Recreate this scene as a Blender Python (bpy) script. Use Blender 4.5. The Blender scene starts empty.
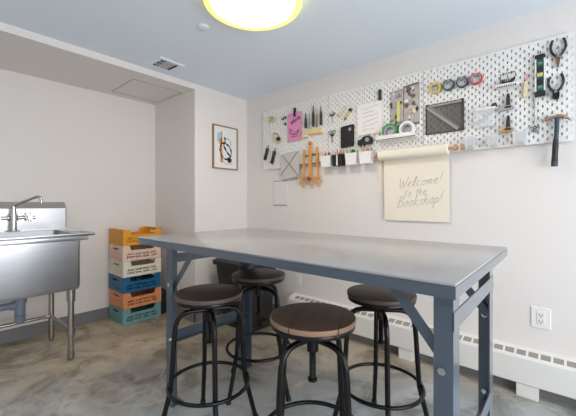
import bpy, bmesh, math, random
from mathutils import Vector, Matrix
random.seed(7)
PI = math.pi
C = bpy.context.scene.collection
sc = bpy.context.scene

# ------------------------------------------------------------------ materials
def lin(c):
    c = c / 255.0
    return c / 12.92 if c <= 0.04045 else ((c + 0.055) / 1.055) ** 2.4
def rgb(r, g, b): return (lin(r), lin(g), lin(b), 1.0)

def mat(name, col, rough=0.5, metal=0.0, var=0.0, scale=8.0, bump=0.0, emit=None, estr=0.0, spec=0.5, coat=0.0, alpha=1.0, stretch=None, trans=0.0):
    m = bpy.data.materials.new(name); m.use_nodes = True
    nt = m.node_tree; N = nt.nodes; L = nt.links
    b = N['Principled BSDF']
    c = rgb(*col)
    b.inputs['Base Color'].default_value = c
    b.inputs['Roughness'].default_value = rough
    b.inputs['Metallic'].default_value = metal
    b.inputs['Specular IOR Level'].default_value = spec
    b.inputs['Coat Weight'].default_value = coat; b.inputs['Coat Roughness'].default_value = .14
    b.inputs['Alpha'].default_value = alpha
    b.inputs['Transmission Weight'].default_value = trans
    if emit:
        b.inputs['Emission Color'].default_value = rgb(*emit); b.inputs['Emission Strength'].default_value = estr
    tc = N.new('ShaderNodeTexCoord'); mp = N.new('ShaderNodeMapping')
    L.new(tc.outputs['Object'], mp.inputs['Vector'])
    if stretch: mp.inputs['Scale'].default_value = stretch
    nz = N.new('ShaderNodeTexNoise'); nz.inputs['Scale'].default_value = scale; nz.inputs['Detail'].default_value = 5
    L.new(mp.outputs['Vector'], nz.inputs['Vector'])
    if var > 0:
        mx = N.new('ShaderNodeMix'); mx.data_type = 'RGBA'
        mx.inputs[6].default_value = tuple(min(1, v * (1 - var)) for v in c[:3]) + (1,)
        mx.inputs[7].default_value = tuple(min(1, v * (1 + var)) for v in c[:3]) + (1,)
        L.new(nz.outputs['Fac'], mx.inputs[0]); L.new(mx.outputs[2], b.inputs['Base Color'])
    if bump > 0:
        bp = N.new('ShaderNodeBump'); bp.inputs['Strength'].default_value = bump; bp.inputs['Distance'].default_value = 0.002
        L.new(nz.outputs['Fac'], bp.inputs['Height']); L.new(bp.outputs['Normal'], b.inputs['Normal'])
    return m

M = {}
M['wall'] = mat('white_wall_paint', (228, 223, 219), 0.75, var=0.015, scale=2, bump=0.05)
M['ceiling'] = mat('ceiling_paint', (232, 242, 252), 0.85, var=0.01, scale=2)
M['base'] = mat('grey_vinyl_baseboard', (120, 119, 122), 0.45, var=0.06, scale=5)
M['board'] = mat('white_powder_coated_board', (232, 231, 228), 0.45, var=0.01)
M['steel'] = mat('brushed_stainless', (198, 199, 202), 0.30, 1.0, var=0.10, scale=3, stretch=(1, 1, 14))
M['steel_leg'] = mat('stainless_tube', (176, 172, 166), 0.22, 1.0, var=0.05)
M['chrome'] = mat('chrome', (205, 203, 200), 0.10, 1.0)
M['dull_metal'] = mat('dull_grey_metal', (150, 150, 150), 0.35, 0.9)
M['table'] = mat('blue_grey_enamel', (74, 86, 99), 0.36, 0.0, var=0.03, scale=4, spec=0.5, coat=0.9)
M['tabletop'] = mat('blue_grey_enamel_lit_top', (150, 149, 150), 0.30, 0.0, var=0.04, scale=3, spec=0.7, coat=0.7)  # same enamel lightened, reflected wall and ceiling put into the colour
M['black_metal'] = mat('bronzed_black_metal', (24, 21, 21), 0.24, 0.4, var=0.2, scale=12)
M['black_plastic'] = mat('black_plastic', (28, 28, 30), 0.42, var=0.1)
M['bin'] = mat('black_bin_plastic', (30, 29, 29), 0.5, var=0.1)
M['pvc'] = mat('grey_pvc', (122, 130, 148), 0.45)
M['brass'] = mat('brass', (190, 140, 50), 0.3, 0.9)
M['heater'] = mat('heater_enamel', (228, 226, 222), 0.4, var=0.01)
M['slot'] = mat('shadow_grey_metal', (96, 92, 86), 0.6)
M['dusty'] = mat('dusty_lilac', (184, 172, 184), 0.6)
M['dark'] = mat('dark_void', (26, 25, 25), 0.9)
M['white_plastic'] = mat('white_plastic', (235, 234, 231), 0.4)
M['vent'] = mat('vent_white', (206, 207, 210), 0.5)
M['paper'] = mat('cream_paper', (238, 229, 212), 0.8, var=0.02, scale=3)
M['white_paper'] = mat('white_paper', (240, 235, 232), 0.8, var=0.01)
M['ink'] = mat('grey_pencil_ink', (160, 151, 156), 0.8)
M['dark_ink'] = mat('dark_marker_ink', (74, 40, 70), 0.8)
M['pink'] = mat('pink_paper', (222, 144, 186), 0.8, var=0.03)
M['wood'] = mat('beech_wood', (216, 154, 78), 0.5, var=0.18, scale=6, stretch=(6, 6, 1))
M['pale_wood'] = mat('pale_wood', (222, 200, 150), 0.5, var=0.1, scale=6, stretch=(1, 6, 6))
M['copper'] = mat('copper_brown_wood', (196, 152, 116), 0.4, var=0.12)
M['clear'] = mat('frosted_clear_plastic', (236, 238, 240), 0.2, alpha=0.30)
M['smoke'] = mat('smoky_clear_sheet', (74, 66, 64), 0.25, alpha=0.40)
M['grey_board'] = mat('grey_translucent_sheet', (198, 196, 191), 0.4, var=0.03)
M['grey_strip'] = mat('grey_strip', (150, 148, 142), 0.5)
M['twine'] = mat('twine', (216, 202, 164), 0.9, var=0.15, scale=60)
M['white_art'] = mat('art_paper', (232, 231, 228), 0.6)
M['frame'] = mat('oak_frame', (150, 118, 90), 0.45, var=0.15, scale=5, stretch=(1, 5, 5))
M['navy'] = mat('navy_paint', (34, 40, 78), 0.6)
M['art_black'] = mat('black_paint', (24, 24, 26), 0.6)
M['ochre'] = mat('ochre_paint', (206, 148, 52), 0.6)
M['sky_paint'] = mat('pale_blue_paint', (160, 196, 226), 0.6)
M['rim_yellow'] = mat('lamp_trim_glow', (250, 240, 150), 0.4, emit=(255, 236, 120), estr=0.9)
M['diffuser'] = mat('lamp_diffuser', (255, 250, 240), 0.4, emit=(255, 236, 213), estr=21.0)
for n, c in dict(green=(40, 150, 70), yellow=(208, 182, 88), red=(196, 64, 52), blue=(48, 56, 96), dgreen=(34, 78, 68), tan=(190, 146, 92), rose=(222, 150, 160),
                 lime=(202, 204, 122), lilac=(206, 196, 214), brown=(110, 84, 66), teal=(40, 64, 80), cream=(226, 214, 182), orange=(222, 150, 96), grey=(160, 160, 160), mint=(92, 142, 118)).items():
    M[n] = mat(n + '_colour', c, 0.5, var=0.05)
for n, c in dict(crate_yellow=(222, 152, 26), crate_pink=(232, 200, 182), crate_white=(232, 224, 206), crate_blue=(18, 98, 142), crate_orange=(222, 146, 98), crate_teal=(112, 158, 160)).items():
    M[n] = mat(n, c, 0.42, var=0.04)

def seat_mat(name, top, edge, joints=False):
    m = mat(name, top, 0.46, spec=0.35); nt = m.node_tree; N = nt.nodes; L = nt.links; b = N['Principled BSDF']
    tc = N.new('ShaderNodeTexCoord'); sx = N.new('ShaderNodeSeparateXYZ'); L.new(tc.outputs['Object'], sx.inputs[0])
    def math_(op, a, bb=None):
        n = N.new('ShaderNodeMath'); n.operation = op
        for i, v in enumerate((a, bb)):
            if v is None: continue
            if isinstance(v, (int, float)): n.inputs[i].default_value = v
            else: L.new(v, n.inputs[i])
        return n.outputs[0]
    mp = N.new('ShaderNodeMapping'); mp.inputs['Scale'].default_value = (30, 3, 10); L.new(tc.outputs['Object'], mp.inputs[0])
    nz = N.new('ShaderNodeTexNoise'); nz.inputs['Scale'].default_value = 2.2; nz.inputs['Detail'].default_value = 6; L.new(mp.outputs[0], nz.inputs['Vector'])
    c1 = N.new('ShaderNodeMix'); c1.data_type = 'RGBA'; L.new(nz.outputs['Fac'], c1.inputs[0])
    t = rgb(*top); c1.inputs[6].default_value = tuple(v * .55 for v in t[:3]) + (1,); c1.inputs[7].default_value = tuple(v * 1.45 for v in t[:3]) + (1,)
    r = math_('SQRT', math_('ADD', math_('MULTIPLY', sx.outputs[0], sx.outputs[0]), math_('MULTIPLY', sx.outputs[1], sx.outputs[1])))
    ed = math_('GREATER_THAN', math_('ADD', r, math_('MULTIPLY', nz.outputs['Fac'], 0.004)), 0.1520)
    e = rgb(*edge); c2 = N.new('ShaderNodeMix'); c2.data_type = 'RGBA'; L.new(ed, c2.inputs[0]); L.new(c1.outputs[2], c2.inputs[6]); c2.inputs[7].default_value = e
    # plank joints
    fx = math_('ABSOLUTE', math_('SUBTRACT', math_('FRACT', math_('ADD', math_('DIVIDE', sx.outputs[0], 0.155), 0.5 + .32)), 0.5))
    ln = math_('LESS_THAN', fx, 0.011 if joints else -1.0)
    c3 = N.new('ShaderNodeMix'); c3.data_type = 'RGBA'; L.new(ln, c3.inputs[0]); L.new(c2.outputs[2], c3.inputs[6]); c3.inputs[7].default_value = rgb(34, 26, 22)
    L.new(c3.outputs[2], b.inputs['Base Color'])
    bp = N.new('ShaderNodeBump'); bp.inputs['Strength'].default_value = .25; bp.inputs['Distance'].default_value = .002
    L.new(nz.outputs['Fac'], bp.inputs['Height']); L.new(bp.outputs[0], b.inputs['Normal'])
    return m
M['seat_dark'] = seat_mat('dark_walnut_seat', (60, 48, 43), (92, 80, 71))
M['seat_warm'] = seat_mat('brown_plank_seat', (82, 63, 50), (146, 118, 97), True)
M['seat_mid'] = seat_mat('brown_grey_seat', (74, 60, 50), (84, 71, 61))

def floor_mat():
    m = mat('stained_polished_concrete', (120, 112, 104), 0.32, spec=0.4)
    nt = m.node_tree; N = nt.nodes; L = nt.links; b = N['Principled BSDF']
    tc = N.new('ShaderNodeTexCoord')
    def noise(s, d, dist=0.0, off=(0, 0, 0)):
        mp = N.new('ShaderNodeMapping'); mp.inputs['Location'].default_value = off; L.new(tc.outputs['Object'], mp.inputs[0])
        n = N.new('ShaderNodeTexNoise'); n.inputs['Scale'].default_value = s; n.inputs['Detail'].default_value = d; n.inputs['Roughness'].default_value = .62; n.inputs['Distortion'].default_value = dist
        L.new(mp.outputs[0], n.inputs['Vector']); return n.outputs['Fac']
    def ramp(v, stops):
        r = N.new('ShaderNodeValToRGB'); L.new(v, r.inputs[0])
        for i, (p, c) in enumerate(stops):
            el = r.color_ramp.elements[i] if i < 2 else r.color_ramp.elements.new(p)
            el.position = p; el.color = c
        return r.outputs[0]
    def mix(f, a, bb, mode='MIX'):
        x = N.new('ShaderNodeMix'); x.data_type = 'RGBA'; x.blend_type = mode
        if isinstance(f, float): x.inputs[0].default_value = f
        else: L.new(f, x.inputs[0])
        for i, v in ((6, a), (7, bb)):
            if isinstance(v, tuple): x.inputs[i].default_value = v
            else: L.new(v, x.inputs[i])
        return x.outputs[2]
    brown = ramp(noise(2.2, 8, .8), [(.3, rgb(148, 135, 116)), (.7, rgb(206, 191, 167))])
    blue = ramp(noise(2.6, 8, .6, (3, 1, 0)), [(.3, rgb(138, 148, 154)), (.7, rgb(188, 197, 202))])
    # the slab is browner towards the sink alcove, greyer in the middle of the room
    sx = N.new('ShaderNodeSeparateXYZ'); L.new(tc.outputs['Object'], sx.inputs[0])
    a0 = N.new('ShaderNodeMath'); a0.operation = 'SUBTRACT'; L.new(sx.outputs[0], a0.inputs[0]); L.new(sx.outputs[1], a0.inputs[1])
    a = N.new('ShaderNodeMath'); a.operation = 'MULTIPLY_ADD'; L.new(a0.outputs[0], a.inputs[0]); a.inputs[1].default_value = .75; a.inputs[2].default_value = -1.05
    n2 = noise(1.3, 5, .5, (7, 2, 0))
    s = N.new('ShaderNodeMath'); s.operation = 'MULTIPLY_ADD'; L.new(n2, s.inputs[0]); s.inputs[1].default_value = 1.5; s.inputs[2].default_value = -.75
    t = N.new('ShaderNodeMath'); t.operation = 'ADD'; t.use_clamp = True; L.new(a.outputs[0], t.inputs[0]); L.new(s.outputs[0], t.inputs[1])
    base = mix(t.outputs[0], brown, blue)
    dk = ramp(noise(3.4, 9, 1.2, (1, 9, 0)), [(.36, (0.36, 0.34, 0.32, 1)), (.53, (1, 1, 1, 1))])
    base = mix(.75, base, dk, 'MULTIPLY')
    lt = ramp(noise(5.0, 10, 1.5, (4, 4, 0)), [(.56, (0, 0, 0, 1)), (.70, (.75, .75, .75, 1))])
    base = mix(lt, base, rgb(206, 200, 186))
    sp = ramp(noise(60, 3), [(.70, (0, 0, 0, 1)), (.76, (.5, .5, .5, 1))])
    base = mix(sp, base, rgb(200, 194, 180))
    L.new(base, b.inputs['Base Color'])
    rr = ramp(noise(4, 6, .5, (2, 2, 0)), [(.3, (.24, .24, .24, 1)), (.7, (.46, .46, .46, 1))]); L.new(rr, b.inputs['Roughness'])
    bp = N.new('ShaderNodeBump'); bp.inputs['Strength'].default_value = .08; bp.inputs['Distance'].default_value = .003
    L.new(noise(9, 6), bp.inputs['Height']); L.new(bp.outputs[0], b.inputs['Normal'])
    return m
M['floor'] = floor_mat()

# ------------------------------------------------------------------ mesh helpers
def B(): return bmesh.new()
def box(bm, x0, x1, y0, y1, z0, z1, bev=0.0):
    r = bmesh.ops.create_cube(bm, size=1.0)
    vs = r['verts']
    for v in vs: v.co = Vector(((x0 + x1) / 2 + v.co.x * (x1 - x0), (y0 + y1) / 2 + v.co.y * (y1 - y0), (z0 + z1) / 2 + v.co.z * (z1 - z0)))
    if bev > 0:
        es = list({e for v in vs for e in v.link_edges})
        bmesh.ops.bevel(bm, geom=es, offset=bev, segments=2, affect='EDGES', profile=.5)
    return bm
def frame_of(d):
    d = d.normalized(); up = Vector((0, 0, 1)) if abs(d.z) < .9 else Vector((1, 0, 0))
    u = d.cross(up).normalized(); return u, d.cross(u).normalized()
def cyl(bm, p0, p1, r0, r1=None, seg=16, cap=True):
    p0, p1 = Vector(p0), Vector(p1); r1 = r0 if r1 is None else r1
    u, w = frame_of(p1 - p0); A, Bv = [], []
    for i in range(seg):
        a = 2 * PI * i / seg; o = u * math.cos(a) + w * math.sin(a)
        A.append(bm.verts.new(p0 + o * r0)); Bv.append(bm.verts.new(p1 + o * r1))
    for i in range(seg):
        j = (i + 1) % seg; bm.faces.new((A[i], A[j], Bv[j], Bv[i]))
    if cap: bm.faces.new(A[::-1]); bm.faces.new(Bv)
    return bm
def smooth_pts(pts, n=6):
    P = [Vector(p) for p in pts]; out = []
    for i in range(len(P) - 1):
        a = P[i - 1] if i else P[i] * 2 - P[i + 1]; b, c = P[i], P[i + 1]; d = P[i + 2] if i + 2 < len(P) else c * 2 - b
        for k in range(n):
            t = k / n
            out.append(.5 * ((2 * b) + (c - a) * t + (2 * a - 5 * b + 4 * c - d) * t * t + (3 * b - a - 3 * c + d) * t ** 3))
    out.append(P[-1]); return out
def tube(bm, pts, r, seg=10, closed=False):
    P = [Vector(p) for p in pts]; n = len(P); rings = []; prev = None
    rad = r if isinstance(r, (list, tuple)) else [r] * n
    for i in range(n):
        a = P[i - 1] if (i or closed) else P[i]; c = P[(i + 1) % n] if (i < n - 1 or closed) else P[i]
        d = (c - a).normalized()
        if prev is None: u, w = frame_of(d)
        else:
            u = (prev - d * prev.dot(d)).normalized(); w = d.cross(u)
        prev = u
        rings.append([bm.verts.new(P[i] + (u * math.cos(2 * PI * k / seg) + w * math.sin(2 * PI * k / seg)) * rad[i]) for k in range(seg)])
    for i in range(n if closed else n - 1):
        R, S = rings[i], rings[(i + 1) % n]
        for k in range(seg):
            j = (k + 1) % seg; bm.faces.new((R[k], R[j], S[j], S[k]))
    if not closed: bm.faces.new(rings[0][::-1]); bm.faces.new(rings[-1])
    return bm
def ringpts(cx, cy, cz, R, n=40, axis='z', ry=None):
    ry = R if ry is None else ry; out = []
    for i in range(n):
        a = 2 * PI * i / n; c, s = R * math.cos(a), ry * math.sin(a)
        out.append((cx + c, cy + s, cz) if axis == 'z' else (cx + c, cy, cz + s))
    return out
def lathe(bm, prof, seg=32, axis='z', c=(0, 0, 0)):
    rings = []
    for r, h in prof:
        row = []
        for i in range(seg):
            a = 2 * PI * i / seg
            p = (r * math.cos(a), r * math.sin(a), h) if axis == 'z' else (r * math.cos(a), h, r * math.sin(a))
            row.append(bm.verts.new(Vector(p) + Vector(c)))
        rings.append(row)
    for a, b in zip(rings, rings[1:]):
        for i in range(seg):
            j = (i + 1) % seg; bm.faces.new((a[i], a[j], b[j], b[i]))
    if prof[0][0] > 1e-6: bm.faces.new(rings[0][::-1])
    if prof[-1][0] > 1e-6: bm.faces.new(rings[-1])
    return bm
def annulus(bm, c, R, r, y0, y1, seg=32, a0=0.0, a1=2 * PI):      # a ring lying against the wall (axis along y)
    full = abs(a1 - a0 - 2 * PI) < 1e-6; n = seg; rows = []
    for i in range(n if full else n + 1):
        a = a0 + (a1 - a0) * i / n; cs, sn = math.cos(a), math.sin(a)
        rows.append([bm.verts.new((c[0] + q * cs, y, c[1] + q * sn)) for q, y in ((R, y0), (R, y1), (r, y1), (r, y0))])
    for i in range(n):
        A, D = rows[i], rows[(i + 1) % len(rows)]
        for k in range(4):
            j = (k + 1) % 4; bm.faces.new((A[k], A[j], D[j], D[k]))
    if not full: bm.faces.new(rows[0][::-1]); bm.faces.new(rows[-1])
    return bm
def prism(bm, pts, y0, y1):            # polygon in (x, z) extruded along y
    A = [bm.verts.new((x, y0, z)) for x, z in pts]; D = [bm.verts.new((x, y1, z)) for x, z in pts]; n = len(pts)
    bm.faces.new(A); bm.faces.new(D[::-1])
    for i in range(n):
        j = (i + 1) % n; bm.faces.new((A[i], D[i], D[j], A[j]))
    return bm
def bar(bm, p0, p1, w, t, up=(0, 0, 1)):   # flat rectangular bar from p0 to p1, width w along up, thickness t
    p0, p1 = Vector(p0), Vector(p1); d = (p1 - p0).normalized(); s = d.cross(Vector(up)).normalized(); u = s.cross(d)
    V = [bm.verts.new(p + s * a * t / 2 + u * b * w / 2) for p in (p0, p1) for a, b in ((-1, -1), (1, -1), (1, 1), (-1, 1))]
    for f in ((0, 1, 2, 3), (7, 6, 5, 4), (0, 4, 5, 1), (1, 5, 6, 2), (2, 6, 7, 3), (3, 7, 4, 0)): bm.faces.new([V[i] for i in f])
    return bm
def disc_poly(cx, cz, R, n=20, rz=None):
    return [(cx + R * math.cos(2 * PI * i / n), cz + (rz or R) * math.sin(2 * PI * i / n)) for i in range(n)]

OFF = {}
def obj(name, bm, m, parent=None, loc=None, smooth=None):
    """loc: world origin of a top-level mesh built in world coordinates; children are built in their thing's local coordinates"""
    bmesh.ops.recalc_face_normals(bm, faces=bm.faces[:])
    if loc is not None: bmesh.ops.translate(bm, verts=bm.verts[:], vec=-Vector(loc))
    me = bpy.data.meshes.new(name); bm.to_mesh(me); bm.free()
    o = bpy.data.objects.new(name, me); C.objects.link(o)
    me.materials.append(m if not isinstance(m, str) else M[m])
    if smooth:
        for p in me.polygons: p.use_smooth = True
        me.set_sharp_from_angle(angle=math.radians(smooth))
    if parent is not None: o.parent = parent
    if loc is not None: o.location = loc
    return o
def tag(o, label, cat, group=None):
    o['label'] = label; o['category'] = cat
    if group: o['group'] = group
    return o
def thing(name, label, cat, loc=(0, 0, 0), group=None, rz=0.0):
    o = bpy.data.objects.new(name, None); C.objects.link(o); o.location = loc; o.rotation_euler = (0, 0, rz); o.empty_display_size = .05
    return tag(o, label, cat, group)
def struct(name, bm, m, **k):
    o = obj(name, bm, m, **k); o['kind'] = 'structure'; return o
def copy_tree(o, parent=None):
    c = o.copy(); C.objects.link(c); c.parent = parent
    for ch in list(o.children): copy_tree(ch, c)
    return c

# ------------------------------------------------------------------ room
H, HS, D, A0 = 2.108, 2.060, 0.716, -0.611       # ceiling, alcove soffit height, alcove depth, alcove edge
XR, YB = 4.4, -4.6
struct('floor', box(B(), -D - .1, XR + .1, YB - .1, .1, -.1, 0), 'floor')
struct('ceiling', box(B(), 0, XR + .1, YB - .1, .1, H, H + .12), 'ceiling')
struct('wall_pegboard', box(B(), -.1, XR + .1, 0, .1, 0, H), 'wall')
struct('wall_picture', box(B(), -D, 0, A0, 0, 0, H), 'wall')
struct('wall_alcove', box(B(), -D - .1, -D, YB - .1, A0, 0, H), 'wall')
struct('wall_back', box(B(), -D - .1, XR + .1, YB - .1, YB, 0, H), 'wall')
bm = B()                                           # wall to the right of the camera with a wide window opening
wy0, wy1, wz0, wz1 = -3.0, -.5, .12, 1.95
box(bm, XR, XR + .1, YB, wy0, 0, H); box(bm, XR, XR + .1, wy1, 0, 0, H); box(bm, XR, XR + .1, wy0, wy1, 0, wz0); box(bm, XR, XR + .1, wy0, wy1, wz1, H)
struct('wall_right', bm, 'wall')
bm = B()
for a, b, c, d in ((wy0, wy1, wz0, wz0 + .05), (wy0, wy1, wz1 - .05, wz1), (wy0, wy0 + .05, wz0 + .05, wz1 - .05), (wy1 - .05, wy1, wz0 + .05, wz1 - .05), ((wy0 + wy1) / 2 - .025, (wy0 + wy1) / 2 + .025, wz0 + .05, wz1 - .05)):
    box(bm, XR + .04, XR + .08, a, b, c, d)
struct('window_1', bm, 'white_plastic')
# alcove soffit with access hatch joint
struct('trim_soffit', box(B(), -D, 0, YB, A0, HS, H + .1), 'wall')
bm = B()
hx0, hx1, hy0, hy1 = -.606, -.165, -1.075, -.64
for a, b, c, d in ((hx0, hx1, hy0, hy0 + .006), (hx1 - .006, hx1, hy0, hy1), (hx0, hx0 + .006, hy0, hy1), (hx0, hx1, hy1 - .006, hy1)):
    box(bm, a, b, c, d, HS - .0015, HS)
struct('trim_hatch', bm, M['slot'] if False else mat('hatch_joint', (150, 149, 147), .8))
struct('baseboard_alcove', box(B(), -D, -D + .008, YB, A0, 0, .098), 'base')
struct('baseboard_return', box(B(), -D, .008, A0 - .008, A0, 0, .098), 'base')
struct('baseboard_picture', box(B(), 0, .008, A0 - .008, 0, 0, .098), 'base')
struct('baseboard_pegboard', box(B(), 0, XR, -.008, 0, 0, .098), 'base')

# ------------------------------------------------------------------ ceiling lamp, smoke detector, vent
LX, LY, LR = 1.285, -1.111, .246
t = thing('ceiling_lamp', 'large round glowing ceiling lamp with a pale yellow rim', 'lamp', (LX, LY, H))
obj('housing', lathe(B(), [(LR - .012, 0), (LR, -.010), (LR + .001, -.042), (LR - .003, -.048), (LR - .032, -.048), (LR - .034, -.040)], 64), 'rim_yellow', t, smooth=40)
obj('diffuser', lathe(B(), [(0.001, -.0445), (.12, -.0445), (LR - .034, -.0440), (LR - .034, -.040)][::-1], 64), 'diffuser', t, smooth=40)

t = thing('smoke_detector', 'small round white smoke detector on the ceiling beside the lamp', 'smoke detector', (.845, -1.107, H))
obj('detector_body', lathe(B(), [(.036, 0), (.036, -.006), (.031, -.010), (.001, -.011)], 28), 'ceiling', t, smooth=40)

t = thing('ceiling_vent', 'square white louvred air vent in the ceiling above the alcove edge', 'vent', (.18, -.985, H), rz=.05)
bm = B(); w, g = .100, .070
for a, b, c, d in ((-w, w, -w, -g), (-w, w, g, w), (-w, -g, -g, g), (g, w, -g, g)): box(bm, a, b, c, d, -.008, 0, .002)
obj('vent_frame', bm, 'ceiling', t)
obj('duct_opening', box(B(), -g, g, -g, g, -.003, -.0005), 'dark', t)
bm = B()
for i in range(6):
    y = -.024 + i * .0115; bar(bm, (-g, y + .006, -.005), (g, y + .006, -.005), .010, .002, up=(0, .6, -.8))
obj('louvre', bm, 'vent', t)
bm = B()
box(bm, -g, g, -.050, -.047, -.008, -.004); box(bm, -g, g, -.030, -.027, -.008, -.003)
for x in (-.024, .024): box(bm, x - .003, x + .003, -g, -.03, -.008, -.004)
obj('grille_bars', bm, 'vent', t)

# ------------------------------------------------------------------ framed picture
t = thing('framed_picture', 'framed abstract painting of looping navy brush strokes on the white wall', 'picture', (0, -.282, 1.584))
def xz(bm2):  # shapes drawn in (x, z) facing -y turned to face +x
    bmesh.ops.rotate(bm2, verts=bm2.verts[:], cent=(0, 0, 0), matrix=Matrix.Rotation(PI / 2, 3, 'Z')); return bm2
hw, hh = .147, .205
bm = B(); fw = .010
for a, b, c, d in ((-hw, hw, -hh, -hh + fw), (-hw, hw, hh - fw, hh), (-hw, -hw + fw, -hh + fw, hh - fw), (hw - fw, hw, -hh + fw, hh - fw)): box(bm, a, b, -.022, 0, c, d)
obj('picture_frame', xz(bm), 'frame', t)
obj('artwork', xz(box(B(), -hw + fw, hw - fw, -.012, -.004, -hh + fw, hh - fw)), 'white_art', t)
def stroke(pts, w, y=-.0128, n=8):
    P = smooth_pts([(a, 0, b) for a, b in pts], n); bm2 = B(); L_, R_ = [], []
    for i, p in enumerate(P):
        d = (P[min(i + 1, len(P) - 1)] - P[max(i - 1, 0)]).normalized(); s = Vector((-d.z, 0, d.x)); k = w * (.75 + .35 * math.sin(i * .7))
        L_.append((p + s * k)); R_.append(p - s * k)
    for q, y_ in ((0, y),):
        a = [bm2.verts.new((v.x, y_, v.z)) for v in L_]; b = [bm2.verts.new((v.x, y_, v.z)) for v in R_]
        for i in range(len(a) - 1): bm2.faces.new((a[i], b[i], b[i + 1], a[i + 1]))
    return bm2
def paint(name, bm2, m):
    g2 = bmesh.ops.extrude_face_region(bm2, geom=bm2.faces[:]); bmesh.ops.translate(bm2, verts=[v for v in g2['geom'] if isinstance(v, bmesh.types.BMVert)], vec=(0, -.0006, 0))
    return obj(name, xz(bm2), m, t)
bm = B(); prism(bm, [(-.095, .13), (-.04, .15), (-.045, .04), (-.10, .05)], -.0126, -.0121); paint_o = obj('pale_blue_patch', xz(bm), 'sky_paint', t)
bm = B(); prism(bm, disc_poly(-.055, .055, .022, 14, .035), -.0128, -.0121); prism(bm, disc_poly(-.045, -.115, .016, 14, .034), -.0128, -.0121); prism(bm, [(-.06, -.1), (-.035, -.1), (-.04, .15), (-.05, .15)], -.0128, -.0121)
obj('ochre_patch', xz(bm), 'ochre', t)
bm = stroke([(-.06, .0), (-.045, .035), (0, .04), (.045, .015), (.07, -.04), (.05, -.09), (.0, -.11), (-.045, -.08), (-.065, -.03), (-.06, .0)], .0085)
paint('navy_loop', bm, 'navy')
bm = stroke([(-.01, .10), (-.005, .06), (-.02, .02), (.01, -.03), (.05, -.07)], .010, -.0134); paint('navy_stroke', bm, 'navy')
bm = B(); prism(bm, [(.015, -.10), (.045, -.085), (.075, -.105), (.07, -.135), (.03, -.14)], -.0136, -.0121); obj('black_blot', xz(bm), 'art_black', t)
bm = stroke([(.015, .09), (.055, .075), (.06, .02), (.02, .02)], .0025); paint('thin_line', bm, 'art_black')
bm = stroke([(-.03, -.13), (0, -.155), (.03, -.15), (.09, -.15)], .002); paint('thin_line', bm, 'art_black')

# ------------------------------------------------------------------ crates
def crate_wall(bm, L_, h, th, short, u0, axis):
    """one perforated crate side in a grid of small cells; the long side has a dipped grip, the short side a grip slot"""
    cs = .0085; nx = max(1, round(L_ / cs)); nz_ = round(h / cs); dx = L_ / nx; dz = h / nz_
    keep = set()
    for i in range(nx):
        for k in range(nz_):
            u = (i + .5) * dx / L_; z = (k + .5) * dz / h; hole = False
            if not short:
                if z > .66 and .22 + (z - .66) * -.15 < u < .80 + (z - .66) * .15: hole = True
                f = ((u - .10) / .82 * 4) % 1
                if .10 < u < .92 and f < .82 and k in (3, 4, 6, 7) and (i + (k if k < 5 else -k)) % 3 != 0: hole = True
            else:
                if .66 < z < .84 and .28 < u < .72: hole = True
                if .12 < u < .88 and .16 < z < .56 and k in (3, 4, 6, 7) and (i + k // 2) % 3 == 0: hole = True
            if not hole: keep.add((i, k))
    def P(i, k, o):
        a, z = i * dx - L_ / 2, k * dz
        return (u0 + o, a, z) if axis == 'y' else (a, u0 + o, z)
    V = {}
    def v(i, k, o):
        key = (i, k, o)
        if key not in V: V[key] = bm.verts.new(P(i, k, o))
        return V[key]
    for (i, k) in keep:
        for o in (0, th): bm.faces.new((v(i, k, o), v(i + 1, k, o), v(i + 1, k + 1, o), v(i, k + 1, o)))
        for (di, dk, a, b) in ((-1, 0, (i, k), (i, k + 1)), (1, 0, (i + 1, k), (i + 1, k + 1)), (0, -1, (i, k), (i + 1, k)), (0, 1, (i, k + 1), (i + 1, k + 1))):
            if (i + di, k + dk) not in keep: bm.faces.new((v(*a, 0), v(*b, 0), v(*b, th), v(*a, th)))
CW, CL, CH = .298, .342, .137
for i, (m, lab) in enumerate((('crate_teal', 'dusty teal plastic crate on the floor, lowest of the crate stack'), ('crate_orange', 'peach orange plastic crate between the teal and the blue crate'),
                              ('crate_blue', 'deep blue plastic crate in the middle of the crate stack'), ('crate_white', 'cream white plastic crate standing on the blue crate'),
                              ('crate_pink', 'pale pink plastic crate just under the yellow crate'), ('crate_yellow', 'mustard yellow plastic crate, topmost of the crate stack'))):
    j = (0, .003, -.002, .002, -.001, .002)[i]
    t = thing('storage_crate', lab, 'crate', (-.539 + j, -.893 + j, i * CH + .001), 'plastic crates stacked in the alcove')
    h = CH - .002
    bm = B(); crate_wall(bm, CL, h, -.005, False, CW / 2, 'y'); obj('front_side', bm, m, t)
    bm = B(); crate_wall(bm, CL, h, .005, False, -CW / 2, 'y'); obj('back_side', bm, m, t)
    for s in (-1, 1):
        bm = B(); crate_wall(bm, CW - .012, h, -.005 * s, True, CL / 2 * s, 'x'); obj('end_side', bm, m, t)
    obj('crate_bottom', box(B(), -CW / 2 + .006, CW / 2 - .006, -CL / 2 + .006, CL / 2 - .006, .002, .008), m, t)
    for a in (-1, 1):
        for b in (-1, 1): obj('corner_post', box(B(), a * (CW / 2 - .012) - .010, a * (CW / 2 - .012) + .010, b * (CL / 2 - .012) - .010, b * (CL / 2 - .012) + .010, 0.0005, h + .001, .004), m, t)
    if i == 5:
        for a in (-1, 1): obj('rim', box(B(), -CW / 2, CW / 2, a * (CL / 2 - .004) - .008, a * (CL / 2 - .004) + .008, h - .010, h + .004, .003), m, t)
tag(obj('black_gap_block', box(B(), -.66, -.43, -.695, -.625, 0, .215, .006), 'black_plastic', loc=(-.545, -.66, 0)), 'narrow black block on the floor between the crate stack and the wall', 'box')  # plain black block filling the gap beside the crates

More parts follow.
